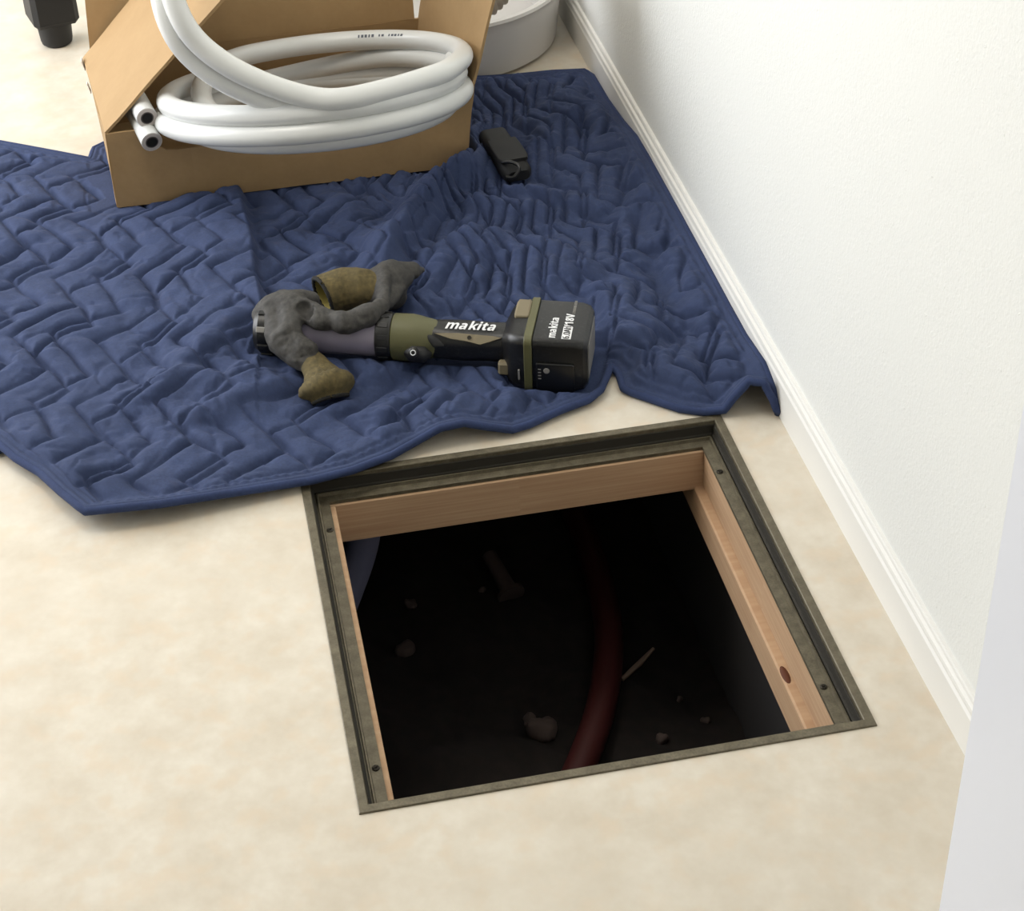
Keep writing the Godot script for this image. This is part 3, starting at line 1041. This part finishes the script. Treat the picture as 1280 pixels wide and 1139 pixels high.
func ring_pt(a: float, k: float) -> Vector3:
	# k = turn number, 0 on top
	var kk := clampf(k, 0.0, 2.0)
	var i := mini(int(kk), 1)
	var f := kk - i
	var C := [V(-0.177, 0.198, -1.170), V(-0.178, 0.166, -1.170), V(-0.165, 0.138, -1.195)]
	var R := [0.251, 0.261, 0.228]
	var T := [0.267, 0.263, 0.226]
	return ring_at(a, C[i].lerp(C[i + 1], f), lerpf(R[i], R[i + 1], f), lerpf(T[i], T[i + 1], f))

const PR := 0.0180

func pipe_coil() -> void:
	var t := thing("pipe_coil", "coil of thick white insulated pipe lying in the open cardboard box", "pipe coil")
	var pts := []
	var steps := 3 * 90
	for s in steps + 1:
		var turn := float(s) / 90.0
		var fr := turn - floorf(turn)
		# every turn is level; it passes to the next at the back left
		var k := floorf(turn) + smoothstep(0.80, 1.0, fr)
		pts.append(ring_pt(-TAU * 0.32 - TAU * fr, k))
	obj("coiled_pipe", skin(tube_rows(pts, PR, 20, 1.0), true, true), M.pipe, t)
	# twin loose loop: lies on the coil at the back and the right, then rises over the left flap
	var head := []
	for k in 22:
		var sink := 1.0 - smoothstep(0.0, 8.0, k)
		head.append(ring_at(-3.75 + k * 0.2, V(-0.151, 0.228 - 0.060 * sink, -1.170), 0.236 - 0.030 * sink, 0.252))
	head.append_array([V(0.033, 0.266, -1.018), V(-0.010, 0.272, -0.986), V(-0.075, 0.279, -0.948), V(-0.147, 0.285, -0.921)])
	var tail := [V(-0.197, 0.290, -0.928), V(-0.257, 0.312, -0.939), V(-0.315, 0.345, -0.951), V(-0.360, 0.385, -0.965), V(-0.384, 0.430, -0.975), V(-0.392, 0.480, -0.999), V(-0.384, 0.530, -1.051), V(-0.350, 0.570, -1.142), V(-0.300, 0.585, -1.30), V(-0.285, 0.54, -1.50), V(-0.290, 0.40, -1.67), V(-0.300, 0.20, -1.73), V(-0.305, 0.02, -1.72)]
	var lp := head + tail
	obj("loose_loop", skin(tube_rows(curve_pts(lp, 220), PR, 20), true, true), M.pipe, t)
	var lp2 := []
	for k in range(19, lp.size()):
		var f := smoothstep(19.0, 27.0, k)
		lp2.append(lp[k] + V(-0.012, -0.026, -0.026).lerp(V(-0.016, -0.027, -0.016), f))
	obj("loose_loop", skin(tube_rows(curve_pts(lp2, 170), PR, 20), true, true), M.pipe, t)
	# the two free ends that stick out over the front left corner
	for e in [[V(-0.462, 0.158, -1.105), V(-0.476, 0.165, -1.172), V(-0.498, 0.158, -1.300), V(-0.49, 0.12, -1.45)], [V(-0.464, 0.192, -1.128), V(-0.478, 0.194, -1.195), V(-0.500, 0.185, -1.320), V(-0.48, 0.14, -1.47)]]:
		var cp := curve_pts(e, 30)
		var pe := obj("pipe_end", skin(tube_rows(cp, PR, 20), true, true), M.pipe, t)
		var d: Vector3 = (cp[0] - cp[1]).normalized()
		var bs := Basis(Quaternion(Vector3.UP, d))
		var xf := Transform3D(bs, cp[0])
		obj("foam_face", lathe([[0.0, PR * 0.97], [0.0008, PR * 0.93], [0.0010, PR * 0.62]], 24), M.foam, pe, xf)
		obj("inner_pipe", lathe([[0.0012, PR * 0.62], [0.0016, PR * 0.56], [0.0012, PR * 0.50]], 24), M.inner, pe, xf)
		obj("bore", lathe([[0.0018, PR * 0.50], [0.0019, 0.0002]], 24), M.bore, pe, xf)
	# faint printed row along the loop where it lies at the back right
	var st := flat()
	for k in 14:
		if k in [5, 8]: continue
		var a := -1.20 + k * 0.030
		var c := V(-0.151, 0.228, -1.170)
		var p := ring_at(a, c, 0.236, 0.252)
		var tg := (ring_at(a + 0.012, c, 0.236, 0.252) - p).normalized()
		var nn := V(0, 0.72, 0.69)
		nn = (nn - tg * nn.dot(tg)).normalized()
		var b := Basis(tg, nn, tg.cross(nn))
		add_box(st, V(0.0046 if k % 3 else 0.0028, 0.0006, 0.0042 if k > 4 else 0.0055), 0.0001, Transform3D(b, p + nn * (PR + 0.0001)))
	obj("printed_line", done(st), M.print, t)

# ---------------------------------------------------------------- tub with hose, furniture leg
func background_things() -> void:
	var t := thing("white_tub", "round white plastic tub on the floor behind the blanket near the right wall", "tub", V(0.132, 0.0, -1.745))
	obj("tub_shell", lathe([[0.0, 0.0], [0.0, 0.225], [0.008, 0.240], [0.10, 0.250], [0.115, 0.253], [0.121, 0.258], [0.127, 0.256], [0.129, 0.249], [0.124, 0.240], [0.105, 0.236], [0.015, 0.226], [0.010, 0.0]], 72, "y", false), M.tub, t)
	var h := thing("corrugated_hose", "grey corrugated drain hose lying inside the round white tub", "hose")
	var pts := curve_pts([V(-0.02, 0.050, -1.72), V(0.10, 0.058, -1.655), V(0.18, 0.072, -1.66), V(0.26, 0.10, -1.71), V(0.32, 0.15, -1.80), V(0.345, 0.24, -1.95), V(0.36, 0.29, -2.06), V(0.402, 0.31, -2.10)], 200)
	var rad := []
	for k in pts.size():
		rad.append(0.0215 + 0.0032 * cos(PI * k / 2.0))
	obj("hose_wall", skin(tube_rows(pts, rad, 18), true, true), M.hose, h)
	var l := thing("furniture_leg", "black stepped furniture leg standing on the floor behind the box", "furniture leg", V(-0.645, 0.0, -1.925), 0.25)
	obj("foot", lathe([[0.0, 0.026], [0.004, 0.031], [0.012, 0.033], [0.050, 0.036], [0.052, 0.030]], 24), M.black, l)
	obj("post", box_at(V(-0.047, 0.050, -0.047), V(0.047, 0.46, 0.047), 0.010), M.black, l)

# ---------------------------------------------------------------- flashlight
const FL_Y := 0.050
var FL_XF := Transform3D(Basis(Vector3.UP, -atan2(0.168, 0.478)), Vector3(-0.088, 0.0, -0.559))

func rounded_section(hy: float, hz: float, rad: float, x: float, n := 6) -> Array:
	var row := []
	for c in 4:
		var sy: float = [1, 1, -1, -1][c]
		var sz: float = [-1, 1, 1, -1][c]
		var a0: float = [PI, PI / 2, 0.0, -PI / 2][c]
		for k in n + 1:
			var a: float = a0 - PI / 2 * k / n
			row.append(V(x, sy * (hy - rad) + rad * sin(a), sz * (hz - rad) + rad * cos(a)))
	return row

func rounded_block(sections: Array) -> ArrayMesh:
	# sections: [x, half height, half depth, corner radius]
	var rows := []
	for s in sections: rows.append(rounded_section(s[1], s[2], s[3], s[0]))
	return crease_skin(rows, true)

func text_mesh(s: String, px: float, bold := true) -> TextMesh:
	var tm := TextMesh.new()
	var f := SystemFont.new()
	f.font_names = PackedStringArray(["Droid Sans"])
	f.font_weight = 700 if bold else 400
	tm.font = f
	tm.text = s
	tm.font_size = 32
	tm.pixel_size = px
	tm.depth = 0.0008
	return tm

func flashlight() -> void:
	var t := thing("flashlight", "black and olive cordless flashlight with a large battery lying on the blue blanket", "flashlight", FL_XF.origin + V(0, FL_Y, 0), FL_XF.basis.get_euler().y)
	# x runs from the head (left) to the battery (right)
	obj("head_bezel", lathe([[-0.262, 0.018], [-0.262, 0.030], [-0.254, 0.036], [-0.225, 0.036], [-0.218, 0.033], [-0.203, 0.032], [-0.199, 0.030]], 36, "x"), M.body, t)
	for k in 8:
		var a := TAU * k / 8 + 0.2
		obj("bezel_notch", box_mesh(V(0.018, 0.004, 0.009), 0.001, Transform3D(Basis(Vector3.RIGHT, a), V(-0.246, cos(a) * 0.0365, sin(a) * 0.0365))), M.silver if k == 1 else M.body, t)
	obj("lens_sleeve", lathe([[-0.200, 0.0305], [-0.160, 0.0310], [-0.078, 0.0315], [-0.070, 0.0318]], 40, "x"), M.lens, t)
	var ring := obj("grip_ring", lathe([[-0.073, 0.031], [-0.072, 0.0355], [-0.068, 0.0368], [-0.052, 0.0368], [-0.049, 0.0358], [-0.048, 0.031]], 40, "x"), M.body, t)
	for k in 12:
		var a := TAU * k / 12
		obj("ring_rib", box_mesh(V(0.016, 0.0018, 0.0075), 0.0006, Transform3D(Basis(Vector3.RIGHT, a), V(-0.0605, cos(a) * 0.0370, sin(a) * 0.0370))), M.black, ring)
	obj("collar", lathe([[-0.0485, 0.0345], [-0.047, 0.0362], [-0.020, 0.0365], [-0.008, 0.0345], [0.012, 0.0300], [0.020, 0.0285]], 40, "x"), M.olive, t)
	# button pod low on the front of the collar
	var pod := obj("switch_pod", skin(tube_rows([V(-0.028, -0.004, 0.028), V(-0.015, -0.006, 0.031), V(0.004, -0.008, 0.030), V(0.014, -0.009, 0.026)], [0.006, 0.015, 0.014, 0.004], 16), true, true), M.black, t)
	obj("switch_button", lathe([[0.0, 0.0078], [0.0035, 0.0074], [0.0045, 0.006]], 20), M.black_gloss, pod, Transform3D(Basis(Vector3.RIGHT, 1.10), V(-0.010, 0.002, 0.0425)))
	var tr := TorusMesh.new()
	tr.inner_radius = 0.0030; tr.outer_radius = 0.0046; tr.rings = 20; tr.ring_segments = 8
	obj("switch_ring", tr, M.white, pod, Transform3D(Basis(Vector3.RIGHT, 1.10), V(-0.010, 0.0042, 0.0468)))
	obj("collar_tongue", skin(tube_rows([V(0.006, 0.021, 0.021), V(0.022, 0.012, 0.027), V(0.034, 0.008, 0.0275)], [0.002, 0.009, 0.003], 12, 0.4, V(0, 0.7, 0.7)), true, true), M.black, t)
	# handle: soft dark grip, flattened, waisted
	obj("handle", rounded_block([[0.010, 0.0285, 0.0285, 0.027], [0.030, 0.0275, 0.0285, 0.022], [0.060, 0.0270, 0.0295, 0.020], [0.100, 0.0260, 0.0285, 0.020], [0.125, 0.0270, 0.0290, 0.020], [0.140, 0.0290, 0.0310, 0.020]]), M.body, t)
	# worn tan inlay along the front shoulder
	var nrm := V(0, 0.74, 0.67)
	var ib := Basis(V(1, 0, 0), nrm, V(1, 0, 0).cross(nrm))
	var st := flat()
	var inl := [Vector2(-0.005, -0.004), Vector2(0.030, -0.006), Vector2(0.085, -0.004), Vector2(0.098, -0.002), Vector2(0.080, 0.005), Vector2(0.066, 0.010), Vector2(0.050, 0.0065), Vector2(0.020, 0.003)]
	for k in range(1, inl.size() - 1):
		tri(st, V(inl[0].x, 0.001, inl[0].y), V(inl[k].x, 0.001, inl[k].y), V(inl[k + 1].x, 0.001, inl[k + 1].y))
	for k in inl.size():
		var a: Vector2 = inl[k]
		var b: Vector2 = inl[(k + 1) % inl.size()]
		quad(st, V(a.x, 0.001, a.y), V(b.x, 0.001, b.y), V(b.x, -0.004, b.y), V(a.x, -0.004, a.y))
	obj("grip_inlay", done(st), M.tan, t, Transform3D(ib, V(0.024, 0.0212, 0.0240)))
	obj("inlay_screw", lathe([[0.0, 0.0032], [0.001, 0.0030], [0.0004, 0.0012]], 14), M.gasket, t, Transform3D(ib, V(0.073, 0.0222, 0.0251)))
	# name on the top shoulder of the handle
	var sh := Basis(V(1, 0, 0), V(0.28, 0.25, -0.97).normalized() * 1.0, V(0, 0.97, 0.25))
	obj("lettering", text_mesh("makita", 0.00072), M.white, t, Transform3D(sh, V(0.073, 0.0292, 0.004)))
	# foot with the battery clamp
	obj("battery_mount", rounded_block([[0.122, 0.024, 0.026, 0.012], [0.132, 0.040, 0.046, 0.014], [0.142, 0.0465, 0.056, 0.014], [0.160, 0.0475, 0.060, 0.012], [0.172, 0.0475, 0.061, 0.010]]), M.body, t)
	obj("mount_rim", rounded_block([[0.160, 0.0485, 0.0615, 0.012], [0.161, 0.0490, 0.0625, 0.012], [0.171, 0.0490, 0.0625, 0.012], [0.172, 0.0480, 0.0615, 0.012]]), M.olive, t)
	obj("release_lever", rounded_block([[0.138, 0.004, 0.018, 0.003], [0.141, 0.006, 0.024, 0.003], [0.158, 0.006, 0.024, 0.003], [0.160, 0.005, 0.022, 0.003]]), M.tan, t, Transform3D(Basis.IDENTITY, V(0.0, 0.0445, -0.022)))
	obj("mount_vent", box_mesh(V(0.003, 0.018, 0.003), 0.0008, Transform3D(Basis.IDENTITY, V(0.152, -0.016, 0.0600))), M.silver, t)
	obj("hinge_lug", box_mesh(V(0.020, 0.022, 0.014), 0.003, Transform3D(Basis.IDENTITY, V(0.128, -0.018, 0.040))), M.tan, t)
	# battery pack
	var bat := obj("battery", rounded_block([[0.171, 0.0440, 0.0580, 0.010], [0.173, 0.0452, 0.0600, 0.010], [0.236, 0.0448, 0.0600, 0.011], [0.248, 0.0425, 0.0575, 0.012], [0.254, 0.0370, 0.0520, 0.014]]), M.body, t)
	obj("side_step", rounded_block([[0.178, 0.0245, 0.003, 0.002], [0.180, 0.0260, 0.004, 0.002], [0.232, 0.0260, 0.004, 0.002], [0.235, 0.0245, 0.003, 0.002]]), M.black_gloss, bat, Transform3D(Basis.IDENTITY, V(0, -0.018, 0.0600)))
	obj("gauge_button", lathe([[0.0, 0.0048], [0.0014, 0.0045], [0.0018, 0.0030]], 18), M.silver, bat, Transform3D(Basis(Vector3.RIGHT, PI / 2), V(0.194, -0.004, 0.0638)))
	for k in 4:
		obj("gauge_bar", box_mesh(V(0.0045, 0.0018, 0.0008), 0.0002, Transform3D(Basis.IDENTITY, V(0.1835, -0.002 - k * 0.0055, 0.0642))), M.silver, bat)
	obj("end_label", rounded_block([[0.2535, 0.0300, 0.0440, 0.006], [0.2550, 0.0300, 0.0440, 0.006]]), M.silver, bat)
	var tb := Basis(V(0, 0, -1), V(-1, 0, 0), V(0, 1, 0))
	obj("lettering", text_mesh("makita", 0.00052), M.white, bat, Transform3D(tb, V(0.200, 0.0455, 0.022)))
	obj("rating_plate", box_mesh(V(0.014, 0.0008, 0.033), 0.0003, Transform3D(Basis.IDENTITY, V(0.222, 0.0452, 0.034))), M.white, bat)
	obj("rating_text", text_mesh("6.0Ah", 0.00041, false), M.black, bat, Transform3D(tb, V(0.222, 0.0460, 0.034)))
	obj("rating_text", text_mesh("/18V", 0.00055), M.white, bat, Transform3D(tb, V(0.222, 0.0455, 0.001)))
	obj("rating_text", text_mesh("LITHIUM-ION", 0.00018), M.silver, bat, Transform3D(tb, V(0.226, 0.0455, -0.036)))

# ---------------------------------------------------------------- work gloves
func cuff(parent: Node, path: Array, rads: Array, flatten: float, up: Vector3, rolled := 0.0) -> void:
	var cp := curve_pts(path, 36)
	var rr := []
	for k in cp.size():
		var f := float(k) / (cp.size() - 1) * (rads.size() - 1)
		var i := mini(int(f), rads.size() - 2)
		rr.append(lerpf(rads[i], rads[i + 1], f - i))
	var rows := tube_rows(cp, rr, 48, flatten, up, 0.06)
	# knit ribs
	for i in rows.size():
		for k in 48:
			var q: Vector3 = rows[i][k]
			var rib := 1.0 + 0.045 * cos(PI * k) * smoothstep(0.2, 0.5, float(i) / rows.size())
			rows[i][k] = cp[i] + (q - cp[i]) * rib
	obj("knit_cuff", skin(rows, true), M.knit, parent)
	# inside of the cuff
	var inn := []
	for i in range(rows.size() - 1, maxi(rows.size() - 16, 0), -1):
		var row := []
		for k in 48: row.append(cp[i] + (rows[i][k] - cp[i]) * (0.86 if i < rows.size() - 1 else 0.90))
		inn.append(row)
	obj("cuff_lining", skin(inn, true, false), M.knit_in, parent)
	if rolled > 0.0:
		# the end of the cuff is rolled back over itself
		var at: int = int(rolled * (rows.size() - 1))
		var roll := []
		for i in 14:
			var f := float(i) / 13.0
			var j := mini(at + int(f * (rows.size() - 1 - at)), rows.size() - 1)
			var row := []
			for k in 48:
				var q: Vector3 = rows[j][k]
				row.append(cp[j] + (q - cp[j]) * (1.02 + 0.26 * pow(sin(PI * clampf(f * 1.15, 0.0, 1.0)), 0.6) + 0.03 * cos(PI * k)))
			roll.append(row)
		obj("rolled_edge", skin(roll, true), M.knit, parent)
	# dark stitched band round the opening
	var lip := []
	for k in 49: lip.append(cp[-1] + (rows[-1][k % 48] - cp[-1]) * 0.96)
	obj("cuff_band", skin(tube_rows(lip, 0.0032, 8), true), M.cuff_band, parent)

func gloves() -> void:
	# front glove: draped over the flashlight head, one finger along the lens, cuff hanging to the front
	var g := thing("work_glove", "dark grey work glove draped over the flashlight head with its cuff hanging forward", "glove", Vector3.ZERO, 0.0, "pair of work gloves")
	var bones := [
		[V(-0.308, 0.078, -0.655), V(-0.280, 0.088, -0.642), 0.024, 0.025],
		[V(-0.310, 0.078, -0.650), V(-0.306, 0.060, -0.592), 0.022, 0.019],
		[V(-0.280, 0.088, -0.642), V(-0.290, 0.078, -0.590), 0.021, 0.015],
		[V(-0.306, 0.060, -0.592), V(-0.282, 0.046, -0.560), 0.019, 0.018],
		[V(-0.282, 0.046, -0.560), V(-0.262, 0.040, -0.545), 0.018, 0.018],
		[V(-0.272, 0.088, -0.632), V(-0.238, 0.087, -0.594), 0.020, 0.0170],
		[V(-0.238, 0.087, -0.594), V(-0.205, 0.087, -0.574), 0.0170, 0.0170],
		[V(-0.205, 0.087, -0.574), V(-0.168, 0.091, -0.582), 0.0172, 0.0165],
		[V(-0.168, 0.091, -0.582), V(-0.150, 0.093, -0.600), 0.0160, 0.0130],
		[V(-0.328, 0.066, -0.662), V(-0.330, 0.046, -0.620), 0.014, 0.012],
		[V(-0.290, 0.078, -0.590), V(-0.264, 0.060, -0.556), 0.012, 0.014],
		[V(-0.288, 0.084, -0.668), V(-0.246, 0.076, -0.668), 0.018, 0.014],
	]
	obj("palm_and_fingers", nets(bones, 0.0030, 0.004, 0.0042, 15.0, [[V(-0.263, 0.104, -0.606), 0.013], [V(-0.258, 0.098, -0.597), 0.011]]), M.glove, g)
	cuff(g, [V(-0.266, 0.046, -0.556), V(-0.260, 0.042, -0.538), V(-0.254, 0.036, -0.520), V(-0.249, 0.028, -0.500), V(-0.246, 0.014, -0.484)], [0.017, 0.021, 0.024, 0.031, 0.033, 0.027], 0.72, V(0, 1, 0.4), 0.62)
	# back glove: cuff opening to the left, fingers folded to the right
	var b := thing("work_glove", "dark grey work glove lying behind the flashlight with its cuff opening leftwards", "glove", Vector3.ZERO, 0.0, "pair of work gloves")
	var up := V(0.1, 0.85, 0.5).normalized()
	var lf := V(-0.75, 0.35, 0.55).normalized()
	var bb := [
		[V(-0.150, 0.052, -0.715), V(-0.112, 0.060, -0.738), 0.030, 0.028, up, 1.5],
		[V(-0.112, 0.060, -0.738), V(-0.076, 0.052, -0.756), 0.026, 0.015, up, 1.6],
		[V(-0.076, 0.052, -0.756), V(-0.062, 0.040, -0.776), 0.014, 0.008, up, 1.6],
		[V(-0.132, 0.060, -0.720), V(-0.138, 0.058, -0.655), 0.026, 0.014, lf, 1.8],
		[V(-0.138, 0.058, -0.655), V(-0.140, 0.056, -0.634), 0.013, 0.006, lf, 1.5],
		[V(-0.100, 0.052, -0.735), V(-0.128, 0.048, -0.675), 0.020, 0.012, up, 1.5],
		[V(-0.155, 0.034, -0.712), V(-0.110, 0.030, -0.720), 0.024, 0.020],
	]
	obj("palm_and_fingers", nets(bb, 0.0030, 0.0035, 0.0042, 15.0), M.glove, b)
	cuff(b, [V(-0.138, 0.050, -0.716), V(-0.168, 0.053, -0.722), V(-0.198, 0.052, -0.724), V(-0.226, 0.050, -0.716)], [0.030, 0.036, 0.037, 0.035], 0.82, V(0, 1, 0.3))

# ---------------------------------------------------------------- black pouch beside the carton
func pouch() -> void:
	var t := thing("tool_pouch", "small black tool pouch lying on the blanket right of the cardboard box", "tool pouch", V(0.150, 0.022, -1.140), 0.10)
	obj("pouch_body", rounded_block([[-0.085, 0.010, 0.020, 0.008], [-0.075, 0.016, 0.026, 0.012], [0.02, 0.017, 0.027, 0.012], [0.075, 0.015, 0.026, 0.012], [0.085, 0.009, 0.020, 0.008]]), M.strap, t, Transform3D(Basis(Vector3.UP, -PI / 2), V(0, 0.012, 0)))
	obj("flap", rounded_block([[-0.02, 0.003, 0.027, 0.0025], [0.0, 0.004, 0.028, 0.003], [0.05, 0.004, 0.028, 0.003], [0.062, 0.003, 0.024, 0.0025]]), M.strap, t, Transform3D(Basis(Vector3.UP, -PI / 2), V(0, 0.031, 0)))
	obj("clip", skin(tube_rows(curve_pts([V(-0.022, 0.030, 0.060), V(-0.010, 0.036, 0.075), V(0.0, 0.032, 0.090), V(-0.012, 0.018, 0.096), V(-0.024, 0.016, 0.088)], 24), 0.0032, 10), true, true), M.black_gloss, t)
